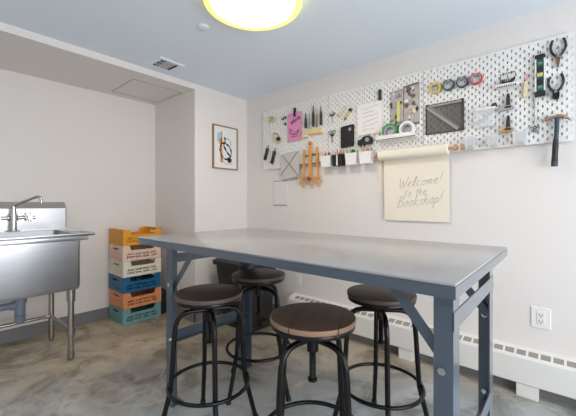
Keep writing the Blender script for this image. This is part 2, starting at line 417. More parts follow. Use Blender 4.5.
# ------------------------------------------------------------------ sink
SX0, SX1, SY0, SY1, SZ = -.690, .042, -2.13, -1.422, .851
BX0, BX1, BY0, BY1, BZ = -.585, .002, -2.045, -1.497, .470
t = thing('utility_sink', 'stainless steel utility sink on tube legs against the alcove wall', 'sink', (-.33, -1.77, 0))
o0 = Vector((-.33, -1.77, 0))
def lb(bm, *a, **k): box(bm, a[0] - o0.x, a[1] - o0.x, a[2] - o0.y, a[3] - o0.y, a[4], a[5], **k); return bm
bm = B()   # bowl: outer and inner shell, rounded
def rrect(x0, x1, y0, y1, z, r, n=5):
    out = []
    for cx, cy, a0 in ((x1 - r, y1 - r, 0), (x0 + r, y1 - r, PI / 2), (x0 + r, y0 + r, PI), (x1 - r, y0 + r, 1.5 * PI)):
        for i in range(n + 1):
            a = a0 + PI / 2 * i / n; out.append((cx + r * math.cos(a) - o0.x, cy + r * math.sin(a) - o0.y, z))
    return out
def skin(bm, loops, cap0=False, cap1=False):
    R = [[bm.verts.new(p) for p in l] for l in loops]
    for a, b in zip(R, R[1:]):
        for i in range(len(a)):
            j = (i + 1) % len(a); bm.faces.new((a[i], a[j], b[j], b[i]))
    if cap0: bm.faces.new(R[0][::-1])
    if cap1: bm.faces.new(R[-1])
T = .004
skin(bm, [rrect(BX0 + .03, BX1 - .03, BY0 + .03, BY1 - .03, BZ, .02), rrect(BX0 + .008, BX1 - .008, BY0 + .008, BY1 - .008, BZ + .006, .022), rrect(BX0, BX1, BY0, BY1, BZ + .028, .024), rrect(BX0, BX1, BY0, BY1, SZ - .01, .024),
          rrect(BX0 + T, BX1 - T, BY0 + T, BY1 - T, SZ - .01, .022), rrect(BX0 + T, BX1 - T, BY0 + T, BY1 - T, BZ + .03, .022), rrect(BX0 + .03, BX1 - .03, BY0 + .03, BY1 - .03, BZ + .006, .018)], True, True)
obj('bowl', bm, 'steel', t, smooth=50)
bm = B()   # deck / rim with rolled lip
for a in ((SX0 + .03, BX0 + .006, SY0, SY1), (BX1 - .006, SX1, SY0, SY1), (BX0, BX1, SY0, BY0 + .006), (BX0, BX1, BY1 - .006, SY1)): lb(bm, *a, SZ - .012, SZ - .006)
for a in ((SX1 - .012, SX1, SY0, SY1), (SX0 + .03, SX1, SY0, SY0 + .012), (SX0 + .03, SX1, SY1 - .012, SY1)): lb(bm, *a, SZ - .016, SZ + .004, bev=.005)
obj('rim', bm, 'steel', t, smooth=40)
obj('apron', lb(B(), BX1 - .02, SX1 - .022, SY0 + .03, SY1 - .035, SZ - .045, SZ - .012, bev=.004), 'steel', t, smooth=40)
bm = B()
prof = [(SX0 + .04, SZ - .01), (SX0 + .04, 1.012), (SX0 - .012, 1.062), (-D + .002, 1.064), (-D + .002, 1.058), (SX0 - .016, 1.055), (SX0 + .034, 1.008), (SX0 + .034, SZ - .01)]
A = [bm.verts.new((x - o0.x, SY0 - o0.y, z)) for x, z in prof]; Dd = [bm.verts.new((x - o0.x, SY1 - o0.y + .012, z)) for x, z in prof]
bm.faces.new(A); bm.faces.new(Dd[::-1])
for i in range(len(prof)): bm.faces.new((A[i], Dd[i], Dd[(i + 1) % 8], A[(i + 1) % 8]))
prism_end = [(-D + .002, SZ - .01), (SX0 + .04, SZ - .01), (SX0 + .04, 1.012), (SX0 - .012, 1.062), (-D + .002, 1.062)]
Q = [bm.verts.new((x - o0.x, SY1 - o0.y + .012, z)) for x, z in prism_end]; Q2 = [bm.verts.new((x - o0.x, SY1 - o0.y + .008, z)) for x, z in prism_end]
bm.faces.new(Q); bm.faces.new(Q2[::-1])
for i in range(5): bm.faces.new((Q[i], Q2[i], Q2[(i + 1) % 5], Q[(i + 1) % 5]))
obj('backsplash', bm, 'steel', t)
for y in (-1.545, -1.995):
    for x in (-.036, -.508):
        p = (x - o0.x, y - o0.y)
        bm = cyl(B(), (*p, .045), (*p, BZ + .004), .0185, seg=18); cyl(bm, (*p, BZ - .075), (*p, BZ + .004), .025, .025, 18)
        l = obj('leg', bm, 'steel_leg', t, smooth=40)
        bm = cyl(B(), (*p, .018), (*p, .047), .021, .021, 16); cyl(bm, (*p, 0), (*p, .018), .014, .019, 16)
        obj('foot', bm, 'dull_metal', l, smooth=40)
        if x > -.1: obj('clamp', cyl(B(), (*p, .165), (*p, .215), .025, seg=16), 'dull_metal', l, smooth=40)
bm = B()
for y in (-1.545, -1.995): cyl(bm, (-.508 - o0.x, y - o0.y, .19), (-.036 - o0.x, y - o0.y, .19), .0125)
cyl(bm, (-.508 - o0.x, -1.545 - o0.y, .19), (-.508 - o0.x, -1.995 - o0.y, .19), .0125)
obj('cross_brace', bm, 'steel_leg', t, smooth=40)
dx, dy = -.28 - o0.x, -1.772 - o0.y
dr = obj('drain', cyl(B(), (dx, dy, BZ - .04), (dx, dy, BZ + .002), .024, .030, 20), 'brass', t, smooth=40)
bm = B()
cyl(bm, (dx, dy, .30), (dx, dy, .435), .030, .030, 20); cyl(bm, (dx, dy, .385), (dx, dy, .425), .037, .037, 20)
lathe(bm, [(.001, .248), (.016, .250), (.026, .258), (.030, .275), (.030, .31)], 20, 'z', (dx, dy, 0))
cyl(bm, (dx, dy, .375), (dx, dy - .42, .385), .022, .022, 16); cyl(bm, (dx, dy - .025, .375), (dx, dy - .05, .376), .028, .028, 16)
obj('waste_trap', bm, 'pvc', dr, smooth=40)

t = thing('sink_faucet', 'chrome swivel spout faucet on the steel sink backsplash', 'faucet', (-.60, -1.755, SZ - .006))
FZ = .945 - SZ + .006
bm = cyl(B(), (0, 0, 0), (0, 0, .010), .040, .036, 24); cyl(bm, (0, 0, .010), (0, 0, FZ + .02), .021, .018, 20); cyl(bm, (0, 0, FZ - .02), (0, 0, FZ + .028), .028, .025, 20); cyl(bm, (0, 0, FZ + .028), (0, 0, FZ + .085), .019, .015, 20)
obj('body', bm, 'chrome', t, smooth=40)
bm = cyl(B(), (0, -.13, FZ), (0, .13, FZ), .0125, .0125, 14)
for s in (-1, 1): cyl(bm, (-.049, s * .09, FZ), (.012, s * .09, FZ), .020, .020, 16); cyl(bm, (-.0495, s * .09, FZ), (-.044, s * .09, FZ), .034, .034, 20)
obj('bridge', bm, 'chrome', t, smooth=40)
for s in (-1, 1):
    bm = cyl(B(), (.012, s * .09, FZ), (.045, s * .09, FZ), .017, .014, 16); cyl(bm, (.03, s * .09 - .03, FZ + .012), (.03, s * .09 + .03, FZ + .012), .0075, .0075, 10); cyl(bm, (.03, s * .09, FZ - .03), (.03, s * .09, FZ + .045), .0075, .0075, 10)
    obj('tap_handle', bm, 'chrome', t, smooth=40)
sp = smooth_pts([(0, 0, FZ + .07), (0.0, 0.004, FZ + .088), (.016, .016, FZ + .100), (.075, .070, FZ + .132), (.125, .112, FZ + .156), (.142, .128, FZ + .154), (.149, .134, FZ + .140), (.151, .136, FZ + .112)], 6)
obj('spout', tube(B(), sp, .0098, 12), 'chrome', t, smooth=50)

# ------------------------------------------------------------------ table
TX0, TX1, TY0, TY1, TH = .676, 2.300, -1.418, -.576, .867
t = thing('work_table', 'long blue grey metal work table with angle iron legs', 'table', (1.6, -1.09, 0))
ox, oy = 1.6, -1.09
def tb(bm, *a, **k): box(bm, a[0] - ox, a[1] - ox, a[2] - oy, a[3] - oy, a[4], a[5], **k); return bm
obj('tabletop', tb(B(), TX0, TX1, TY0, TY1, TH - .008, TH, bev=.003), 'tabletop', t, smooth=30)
bm = B(); ap = .038
tb(bm, TX0, TX1, TY0, TY0 + .004, TH - ap, TH - .0081); tb(bm, TX0, TX1, TY1 - .004, TY1, TH - ap, TH - .0081)
tb(bm, TX0, TX0 + .004, TY0 + .004, TY1 - .004, TH - ap, TH - .0081); tb(bm, TX1 - .004, TX1, TY0 + .004, TY1 - .004, TH - ap, TH - .0081)
tb(bm, TX0 + .004, TX1 - .004, TY0 + .004, TY0 + .02, TH - ap, TH - ap + .003); tb(bm, TX0 + .004, TX1 - .004, TY1 - .02, TY1 - .004, TH - ap, TH - ap + .003)
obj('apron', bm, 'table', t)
LXs, LYs, FL = (.89, 2.282), (-1.365, -.81), .060
for xi, x in enumerate(LXs):
    sx = 1 if xi == 0 else -1
    for yi, y in enumerate(LYs):
        sy = 1 if yi == 0 else -1
        FX = .060 if xi == 0 else .047
        bm = B()
        tb(bm, min(x, x + sx * FX), max(x, x + sx * FX), min(y, y + sy * .004), max(y, y + sy * .004), .0051, TH - .0081)
        tb(bm, min(x, x + sx * .004), max(x, x + sx * .004), min(y + sy * .004, y + sy * FL), max(y + sy * .004, y + sy * FL), .0051, TH - .0081)
        leg = obj('leg', bm, 'table', t)
        for z in ((.63, .34, .06) if xi == 0 else (.63, .34)):
            bx = x + sx * FX * .55 - ox; by = y - oy
            bm = cyl(B(), (bx, by - .006 * sy, z), (bx, by + .018 * sy, z), .008, .008, 10); cyl(bm, (bx, by - .007 * sy, z), (bx, by, z), .0105, .0105, 6); cyl(bm, (bx, by + .004 * sy, z), (bx, by + .013 * sy, z), .0105, .0105, 6)
            obj('bolt', bm, 'chrome', leg, smooth=30)
        obj('foot_plate', tb(B(), min(x, x + sx * FX) - .004, max(x, x + sx * FX) + .004, min(y, y + sy * FL) - .004, max(y, y + sy * FL) + .004, 0, .005), 'table', leg)
        # long way brace from leg to underside
        bm = B(); zb = .58 if xi == 0 else .635
        bar(bm, (x + sx * .012 - ox, y + sy * .018 - oy, zb), (x + sx * (.012 + (TH - .012 - zb) / (1.12 if xi == 0 else 1.25)) - ox, y + sy * .018 - oy, TH - .012), .030, .004, up=(0, 0, 1))
        obj('diagonal_brace', bm, 'table', t)
    xx = (x - .002) if xi == 0 else (x + .002)
    bm = B(); tb(bm, min(xx, xx + sx * .004), max(xx, xx + sx * .004), LYs[0], LYs[1], .735, .782); obj('end_rail', bm, 'table', t)
    bm = B(); tb(bm, min(xx, xx + sx * .004), max(xx, xx + sx * .004), LYs[0] + (.0 if xi == 0 else .0), LYs[1], .312, .368); tb(bm, min(xx, xx + sx * .03), max(xx, xx + sx * .03), LYs[0] + .005, LYs[1] - .005, .312, .316); obj('lower_rail', bm, 'table', t)

# ------------------------------------------------------------------ stools
def stool(loc, hs, rz, seatmat, label, seat_rz):
    t = thing('bar_stool', label, 'stool', loc, 'industrial stools around the work table')
    prof = [(.001, hs - .019), (.150, hs - .019), (.1525, hs - .017), (.1535, hs - .014), (.1535, hs - .005), (.1520, hs - .0012), (.148, hs), (.001, hs)]
    bm = lathe(B(), prof, 56)
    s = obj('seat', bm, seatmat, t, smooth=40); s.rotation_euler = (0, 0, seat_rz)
    bm = lathe(B(), [(.0, hs - .036), (.138, hs - .036), (.149, hs - .0345), (.1505, hs - .032), (.1505, hs - .0215), (.149, hs - .0195), (.0, hs - .0195)], 48)
    obj('seat_band', bm, 'black_metal', t, smooth=40)
    zt = hs - .082
    sc_ = [(.0, hs - .235), (.017, hs - .235), (.017, hs - .225), (.012, hs - .222)]
    z = hs - .222
    while z < hs - .042: sc_ += [(.0125, z), (.0105, z + .003)]; z += .006
    sc_ += [(.012, hs - .034)]
    obj('screw_post', lathe(B(), sc_, 16), 'black_metal', t, smooth=30)
    bm = lathe(B(), [(.012, zt - .045), (.021, zt - .045), (.021, zt + .008), (.028, zt + .012), (.028, zt + .020), (.012, zt + .020)], 24)
    obj('hub', bm, 'black_metal', t, smooth=40)
    for k in range(4):
        a = rz + k * PI / 2; c, s_ = math.cos(a), math.sin(a)
        path = [(.015, zt), (.085, zt), (.112, zt - .006), (.136, zt - .026), (.148, zt - .056), (.154, zt - .12), (.167, .245), (.171, .215), (.182, .170), (.222, .012)]
        P = [Vector((r * c, r * s_, z)) for r, z in path]
        pts = [P[0]] + smooth_pts(P[1:5], 4)[:-1] + smooth_pts(P[4:], 4)
        leg = obj('leg', tube(B(), pts, .0112, 12), 'black_metal', t, smooth=60)
        p = Vector((.225 * c, .225 * s_, 0))
        obj('foot', cyl(B(), p, p + Vector((-.003 * c, -.003 * s_, .02)), .0145, .0135, 14), 'black_plastic', leg, smooth=40)
    obj('foot_ring', tube(B(), ringpts(0, 0, .228, .181, 56), .0085, 10, closed=True), 'black_metal', t, smooth=60)
    return t
R = math.radians
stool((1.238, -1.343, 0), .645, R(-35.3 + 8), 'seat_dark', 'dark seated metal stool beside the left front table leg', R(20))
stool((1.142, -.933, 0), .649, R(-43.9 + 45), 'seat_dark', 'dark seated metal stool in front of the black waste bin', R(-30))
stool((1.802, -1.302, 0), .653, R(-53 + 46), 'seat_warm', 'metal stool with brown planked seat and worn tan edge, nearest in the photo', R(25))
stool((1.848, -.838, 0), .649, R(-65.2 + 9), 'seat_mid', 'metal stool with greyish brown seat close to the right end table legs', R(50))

# ------------------------------------------------------------------ waste bin
t = thing('waste_bin', 'black rectangular waste bin in the corner behind the table', 'bin', (.365, -.33, 0))
def taper(bm, x0, x1, y0, y1, z0, X0, X1, Y0, Y1, z1, r=.03):
    o = []
    for (a, b, c, d, z) in ((x0, x1, y0, y1, z0), (X0, X1, Y0, Y1, z1)):
        l = []
        for cx, cy, a0 in ((b - r, d - r, 0), (a + r, d - r, PI / 2), (a + r, c + r, PI), (b - r, c + r, 1.5 * PI)):
            for i in range(6): an = a0 + PI / 2 * i / 5; l.append((cx + r * math.cos(an), cy + r * math.sin(an), z))
        o.append(l)
    skin(bm, o, True, True); return bm
obj('bin_body', taper(B(), -.165, .19, -.13, .12, 0, -.225, .225, -.17, .16, .52), 'bin', t, smooth=40)
obj('lid', taper(taper(B(), -.25, .25, -.19, .18, .52, -.25, .25, -.19, .18, .555), -.245, .245, -.185, .175, .5551, -.22, .22, -.165, .155, .572), 'bin', t, smooth=40)
bm = box(B(), -.275, -.222, -.08, .02, .485, .512, .008); obj('handle', bm, 'bin', t)
obj('pedal', box(B(), .188, .26, -.06, .02, .05, .09, .006), 'bin', t)

# ------------------------------------------------------------------ heater and outlet
t = thing('baseboard_heater', 'long white baseboard heater along the foot of the pegboard wall', 'heater', (2.0, 0, 0))
hx0, hx1 = -1.37, 2.3
bm = B()
def yzprism(bm, pts, x0, x1):
    A = [bm.verts.new((x0, y, z)) for y, z in pts]; Dv = [bm.verts.new((x1, y, z)) for y, z in pts]; n = len(pts)
    bm.faces.new(A); bm.faces.new(Dv[::-1])
    for i in range(n): bm.faces.new((A[i], Dv[i], Dv[(i + 1) % n], A[(i + 1) % n]))
    return bm
cy0, cy1 = -.082, 0
obj('cover', yzprism(bm, [(0, .070), (-.070, .070), (-.082, .078), (-.082, .212), (-.076, .222), (-.012, .246), (0, .250)], hx0, hx1), 'heater', t)
bm = B(); x = hx0 + .06; nslot = 0
d = Vector((0, -.064, -.024)).normalized(); nrm = Vector((0, -.024, .064)).normalized()
while x < hx1 - .05:
    for w0, w1, q in ((.006, .044, 0),):
        c0 = Vector((x, -.012, .246)) + d * .018; c1 = c0 + d * .040
        P = [c0, c0 + Vector((.042, 0, 0)), c1 + Vector((.042, 0, 0)), c1]
        lo = [bm.verts.new(p + nrm * .0004) for p in P]; bm.faces.new(lo)
        lo2 = [bm.verts.new(p - nrm * .002) for p in P]; bm.faces.new(lo2[::-1])
        for i in range(4): bm.faces.new((lo[i], lo2[i], lo2[(i + 1) % 4], lo[(i + 1) % 4]))
    x += .053
obj('grille', bm, mat('heater_grille', (150, 144, 136), .6), t)
for x in (-1.30, -.38, .28, 1.3):
    obj('foot', box(B(), x, x + .098, -.074, -.009, 0, .071, .002), 'heater', t)

t = thing('wall_outlet', 'white electrical outlet with plate above the heater', 'outlet', (2.384, 0, .429))
obj('cover_plate', box(B(), -.043, .043, -.006, 0, -.057, .057, .003), 'white_plastic', t)
obj('receptacle', box(B(), -.018, .018, -.0085, -.005, -.036, .036, .002), 'white_plastic', t)
bm = B()
for z in (.017, -.017):
    box(bm, -.008, -.0055, -.0092, -.008, z - .005, z + .006); box(bm, .0055, .008, -.0092, -.008, z - .005, z + .006); cyl(bm, (0, -.0092, z - .009), (0, -.008, z - .009), .003, seg=10)
obj('sockets', bm, 'dark', t)
tag(obj('wall_plate', box(B(), .68 - .03, .68 + .03, -.005, 0, .33, .42, .003), 'white_plastic', loc=(.68, 0, .375)), 'small blank white wall plate above the heater behind the stools', 'outlet')

# ------------------------------------------------------------------ pegboard
PX0, PZ0, PZ1 = .2555, 1.377, 1.937
YF, YBk = -.020, -.015
def pegboard(x0, label):
    t = tag(None or thing('pegboard', label, 'pegboard', (x0 + .3775, -.0, PZ0), 'white pegboard panels on the wall'), label, 'pegboard', 'white pegboard panels on the wall')
    bm = B(); W, Hh, gap = .76, .56, .0012
    V = {}
    def v(x, y, z):
        k = (round(x * .9925, 5), y, round(z, 5))
        if k not in V: V[k] = bm.verts.new((k[0], y, k[2]))
        return V[k]
    hw_, hh_ = .0033, .0079
    for j in range(38):
        cx = -.38 + .01 + .02 * j; zs = [.02 + .04 * i for i in range(14)] if j % 2 == 0 else [.04 * i for i in range(1, 14)]
        cuts = [0.0]
        for z in zs: cuts += [z - hh_, z + hh_]
        cuts.append(Hh)
        xs = [cx - .01 + (gap if j == 0 else 0), cx - hw_, cx + hw_, cx + .01 - (gap if j == 37 else 0)]
        for xi in range(3):
            for zi in range(len(cuts) - 1):
                a, b, c, d = xs[xi], xs[xi + 1], cuts[zi], cuts[zi + 1]
                if xi == 1 and zi % 2 == 1:
                    q = [(a, c), (b, c), (b, d), (a, d)]
                    for i in range(4): p, r = q[i], q[(i + 1) % 4]; bm.faces.new([bm.verts.new((p[0] * .9925, YF, p[1])), bm.verts.new((r[0] * .9925, YF, r[1])), bm.verts.new((r[0] * .9925, YBk, r[1])), bm.verts.new((p[0] * .9925, YBk, p[1]))])
                    continue
                bm.faces.new((v(a, YF, c), v(b, YF, c), v(b, YF, d), v(a, YF, d)))
    for a, b, c, d in ((-.3771 + gap, .3771 - gap, 0, 0), (-.3771 + gap, .3771 - gap, Hh, Hh)): bm.faces.new([bm.verts.new(p) for p in ((a, YF, c), (b, YF, c), (b, YBk, c), (a, YBk, c))])
    for a in (-.3771 + gap, .3771 - gap): bm.faces.new([bm.verts.new(p) for p in ((a, YF, 0), (a, YF, Hh), (a, YBk, Hh), (a, YBk, 0))])
    o = obj('panel', bm, 'board', t)
    bm = B()
    for x in (-.30, .30):
        for z in (.05, .51): cyl(bm, (x, YBk - .0005, z), (x, 0, z), .012)
    obj('spacers', bm, 'white_plastic', t)
    return t
pegboard(PX0, 'white pegboard panel holding the pink note and easel')
pegboard(PX0 + .756, 'white pegboard panel holding the black tablet and the white note')
pegboard(PX0 + 1.512, 'white pegboard panel holding the hammer, level and pliers')

def W(name, label, cat, x, z, group=None): return thing(name, label, cat, (x, YF, z), group)
def single(name, label, cat, x, z, bm, m, group=None, smooth=None):
    o = obj(name, bm, m, smooth=smooth); o.location = (x, YF, z); return tag(o, label, cat, group)

def hook(t, x, z, d, m='white_plastic'): return obj('hook', cyl(B(), (x, .002, z), (x, -d, z), .003, seg=8), m, t)
# --- panel one
t = W('twine_hank', 'bundle of pale twine hanging at the upper left corner of the pegboard', 'twine', .385, 1.845)
bm = B()
for i in range(7): tube(bm, ringpts(random.uniform(-.006, .006), -.008 - .002 * i, random.uniform(-.005, .005), .038 + random.uniform(-.006, .01), 24, 'y', .018 + random.uniform(-.004, .008)), .0035, 6, closed=True)
obj('coil', bm, 'twine', t, smooth=60)
obj('loose_strand', tube(B(), smooth_pts([(-.03, -.006, -.01), (-.035, -.004, -.05), (-.02, -.004, -.09), (-.025, -.004, -.13)], 5), .002, 6), 'twine', t)
obj('peg', cyl(B(), (0, 0, .018), (0, -.03, .02), .004, seg=8), 'dull_metal', t)


t = W('hand_drill', 'small pale wooden hand tool with a round black knob', 'tool', .445, 1.655)
obj('wooden_grip', tube(B(), smooth_pts([(-.045, -.012, .045), (-.03, -.012, .01), (0, -.012, -.03), (.03, -.012, -.045)], 5), .009, 10), 'pale_wood', t, smooth=60)
obj('wire_bow', tube(B(), smooth_pts([(-.045, -.012, .045), (-.005, -.012, .05), (.035, -.012, .01), (.03, -.012, -.045)], 6), .003, 8), 'brown', t, smooth=60)
obj('knob', lathe(B(), [(.001, -.036), (.012, -.034), (.019, -.024), (.016, -.006), (.009, 0)], 18, 'y', (.03, 0, -.008)), 'black_plastic', t, smooth=50)

for x, z, lab in ((.525, 1.825, 'left'), (.556, 1.832, 'right')):
    bm = B(); box(bm, -.006, .006, -.006, 0, -.012, .012, .002); tube(bm, [(0, -.004, -.004), (0, -.024, -.008), (0, -.028, .006)], .004, 8)
    single('pegboard_hook', 'small black hook beside the pink note, ' + lab + ' of the upper pair', 'hook', x, z, bm, 'black_plastic', 'black hooks on the pegboard', 40)
bm = B(); box(bm, -.006, .006, -.006, 0, -.012, .012, .002); tube(bm, [(0, -.004, -.004), (0, -.024, -.008), (0, -.028, .006)], .004, 8)
single('pegboard_hook', 'small black hook beside the pink note, below the other two', 'hook', .552, 1.775, bm, 'black_plastic', 'black hooks on the pegboard', 40)

def strokes(bm, polys, x0, z0, s, slant=.25, r=.0015, y=-.002, rise=0.0):
    x = x0
    for letter in polys:
        if letter is None: x += .55 * s; continue
        wmax = 0
        for pl_ in letter:
            P = [(x + (a + b * slant) * s, y, z0 + b * s + (x + a * s - x0) * rise) for a, b in pl_]
            if len(P) > 2: P = smooth_pts(P, 4)
            tube(bm, P, r, 5); wmax = max(wmax, max(a for a, b in pl_))
        x += (wmax + .16) * s
    return x
G = {
 'W': [[(0, 1.3), (.12, .5), (.25, 0), (.42, .6), (.5, .95), (.6, .4), (.75, 0), (.95, .7), (1.05, 1.35)]],
 'e': [[(0, .3), (.25, .38), (.4, .55), (.25, .68), (.08, .45), (.12, .12), (.3, .0), (.52, .12)]],
 'l': [[(0, .1), (.2, .7), (.26, 1.2), (.14, 1.25), (.08, .7), (.12, .1), (.3, .05)]],
 'c': [[(.42, .55), (.25, .65), (.05, .4), (.12, .06), (.3, 0), (.5, .12)]],
 'o': [[(.3, .62), (.08, .5), (.05, .15), (.25, 0), (.45, .2), (.42, .5), (.25, .62), (.5, .55)]],
 'm': [[(0, .6), (.06, 0)], [(.06, .3), (.2, .62), (.3, .45), (.3, 0)], [(.3, .35), (.45, .62), (.55, .45), (.56, .05), (.66, .05)]],
 't': [[(.15, 1.05), (.12, .4), (.14, .05), (.3, .02)], [(-.02, .72), (.34, .76)]],
 'h': [[(.02, 1.2), (0, 0)], [(0, .3), (.18, .6), (.32, .45), (.33, 0), (.42, .03)]],
 'B': [[(.05, 1.3), (0, 0)], [(-.08, 1.25), (.4, 1.3), (.5, 1.0), (.1, .7), (.5, .55), (.52, .15), (.2, -.05), (-.05, .02)]],
 'k': [[(.03, 1.25), (0, 0)], [(.36, .62), (.04, .28), (.4, 0), (.48, .03)]],
 's': [[(.34, .55), (.2, .65), (.08, .5), (.28, .25), (.2, .02), (0, .06)]],
 'p': [[(0, .6), (-.04, -.55)], [(0, .4), (.2, .62), (.38, .4), (.25, .05), (.02, .1)]],
 '!': [[(.12, 1.4), (.02, .4)], [(0, .1), (.02, .05)]],
}
def letters(s): return [G[c] if c != ' ' else None for c in s]

t = W('pink_note', 'bright pink paper note with dark handwriting hanging from a black clip', 'note', .662, 1.73)
obj('sheet', prism(B(), [(-.078, .125), (.078, .128), (.080, -.125), (-.082, -.128)], -.010, -.009), 'pink', t)
bm = B()
strokes(bm, letters('oheto'), -.045, .025, .036, .3, .0024, -.0105, .35)
tube(bm, smooth_pts([(-.05, -.0105, -.01), (-.045, -.0105, -.05), (-.01, -.0105, -.068), (.035, -.0105, -.055), (.05, -.0105, -.025)], 5), .0034, 5)
tube(bm, smooth_pts([(-.04, -.0105, -.022), (-.005, -.0105, -.048), (.045, -.0105, -.036)], 5), .002, 5)
tube(bm, smooth_pts([(-.04, -.0105, -.08), (0, -.0105, -.085), (.04, -.0105, -.076)], 5), .0022, 5)
obj('handwriting', bm, 'dark_ink', t)
t = W('bulldog_clip', 'black clip holding up the pink note', 'clip', .664, 1.858, 'black clips on the pegboard')
obj('clip_body', box(B(), -.011, .011, -.016, -.0, -.040, .040, .003), 'black_plastic', t)

for i, (x0, z0, x1, z1, lab) in enumerate(((.333, 1.578, .292, 1.470, 'black handled knife hanging lower left on the pegboard, nearer its left edge'), (.424, 1.541, .385, 1.425, 'black handled knife hanging between the other knife and the grey sheet'))):
    t = W('craft_knife', lab, 'knife', (x0 + x1) / 2, (z0 + z1) / 2, 'black handled knives')
    a, b = Vector(((x0 - x1) / 2, -.012, (z0 - z1) / 2)), Vector(((x1 - x0) / 2, -.012, (z1 - z0) / 2))
    obj('handle', tube(B(), [a, a.lerp(b, .1), a.lerp(b, .5), a.lerp(b, .9), b], [.012, .0165, .015, .0165, .012], 12), 'black_plastic', t, smooth=50)
    obj('blade', bar(B(), a, a + (a - b).normalized() * .030, .012, .002, up=(0, 0, 1)), 'dull_metal', t)

t = W('grey_sheet', 'light grey translucent sheet with two crossed straps hanging below the pegboard', 'sheet', .596, 1.396)
obj('sheet', prism(B(), [(-.105, .112), (.122, .128), (.118, -.108), (-.09, -.125)], -.012, -.009), 'grey_board', t)
bm = B(); bar(bm, (-.095, -.0135, -.085), (.10, -.0135, .105), .010, .003, up=(0, 0, 1)); bar(bm, (-.075, -.0145, .095), (.108, -.0145, -.098), .010, .003, up=(0, 0, 1)); obj('crossed_straps', bm, 'grey_strip', t)
hook(t, .0, .10, .012)
obj('top_strip', bar(B(), (-.105, -.0135, .112), (.122, -.0135, .128), .012, .003), 'white_plastic', t)
t = thing('access_panel', 'thin white access panel on the wall below the grey translucent sheet', 'panel', (.4675, 0, 1.148))
obj('panel_frame', box(B(), -.088, .088, -.004, 0, -.118, .118, .001), 'vent', t); obj('panel_door', box(B(), -.080, .080, -.007, -.0041, -.110, .110, .001), 'wall', t)
for z in (-.112, .112): obj('panel_joint', box(B(), -.084, .084, -.0062, -.004, z - .0022, z + .0022), 'slot', t)

t = W('table_easel', 'small wooden easel hanging below the pegboard', 'easel', .843, 1.392)
for x, z0, z1, w in ((-.072, -.200, .12, .0075), (0, -.185, .186, .015), (.078, -.200, .13, .0075)):
    bm = B(); bar(bm, (x * .9, -.018, z1), (x * 1.05, -.018, z0), w * 2, .014, up=(1, 0, 0)); obj('leg' if x else 'mast', bm, 'wood', t)
obj('tray', box(B(), -.125, .115, -.042, -.012, -.128, -.112, .002), 'wood', t)
bm = B(); bar(bm, (-.08, -.012, .065), (.085, -.012, .075), .010, .008); bar(bm, (-.13, -.012, -.005), (.10, -.012, .0), .008, .006); obj('cross_bar', bm, 'brown', t)
hook(t, 0, .15, .03)
bm = B(); cyl(bm, (0, -.026, .16), (0, -.034, .16), .008, seg=10); cyl(bm, (0, -.026, -.13), (0, -.046, -.13), .016, seg=12); obj('knob', bm, 'brown', t)

t = W('tool_rack', 'pale wooden rack with slots holding a row of slim tools', 'rack', .865, 1.652)
obj('rack_block', box(B(), -.10, .098, -.030, 0, -.018, .026, .003), 'pale_wood', t)
obj('ledge', box(B(), -.102, -.05, -.036, 0, -.034, -.016, .002), 'cream', t)
for x, z0, z1, r, m, lab in ((-.075, 1.70, 1.828, .012, 'black_plastic', 'black handled chisel, first in the wooden rack from the pink note'), (-.038, 1.69, 1.82, .005, 'dull_metal', 'thin grey tool between the first two black chisels in the wooden rack'),
                       (.005, 1.70, 1.878, .012, 'black_plastic', 'tallest black handled chisel in the middle of the wooden rack'), (.042, 1.69, 1.845, .006, 'brown', 'thin brown handled tool between the middle and last chisel in the rack'), (.084, 1.70, 1.855, .012, 'black_plastic', 'black handled chisel, last in the wooden rack beside the panel joint')):
    q = W('chisel', lab, 'tool', .865 + x, z0, 'slim tools in the wooden rack'); h = z1 - z0
    obj('handle', tube(B(), [(0, -.014, 0), (0, -.014, .01), (0, -.014, h * .55), (0, -.014, h * .7)], [r * .8, r, r * .9, r * .6], 10), m, q, smooth=50)
    obj('shaft', cyl(B(), (0, -.014, h * .7), (0, -.014, h), r * .5, r * .3, 8), m if m != 'brown' else 'dull_metal', q)

# --- panel two
t = W('wire_cutter', 'thin dark wire tool with two hooked tips near the panel joint', 'tool', 1.055, 1.752)
obj('stem', cyl(B(), (0, -.008, -.05), (0, -.008, .045), .0028, seg=8), 'dull_metal', t)
hook(t, 0, .03, .008)
bm = B(); tube(bm, smooth_pts([(-.022, -.008, .022), (-.01, -.008, .008), (.012, -.008, .012), (.022, -.008, .03)], 5), .0048, 8); obj('hooked_tips', bm, 'black_plastic', t, smooth=60)
t = W('bar_clamp', 'small steel two looped clamp with a dark centre', 'clamp', 1.056, 1.607)
bm = B(); tube(bm, ringpts(-.017, -.010, .018, .014, 18, 'y'), .0035, 7, closed=True); tube(bm, ringpts(.018, -.010, .020, .014, 18, 'y'), .0035, 7, closed=True); obj('finger_loops', bm, 'dull_metal', t, smooth=60)
obj('pivot', box(B(), -.014, .014, -.016, -.002, -.012, .004, .003), 'black_plastic', t)
hook(t, 0, -.005, .012)
obj('blade', bar(B(), (0, -.010, -.012), (.002, -.010, -.065), .007, .003, up=(1, 0, 0)), 'dull_metal', t)
def pencil(lab, x0, z0, x1, z1, m, tip, r=.006, name='pencil', cat='pencil'):
    q = W(name, lab, cat, (x0 + x1) / 2, (z0 + z1) / 2); a = Vector(((x0 - x1) / 2, -.010, (z0 - z1) / 2)); b = -a; b.y = -.010
    obj('barrel', cyl(B(), a, b, r, r, 8), m, q)
    obj('tip', cyl(B(), a, a + (a - b).normalized() * .022, r * 1.15, r * .7, 8), tip, q)
pencil('pale yellow folding rule hanging at a slant above the black tablet', 1.125, 1.755, 1.185, 1.815, 'cream', 'yellow', .006, 'folding_rule', 'ruler')
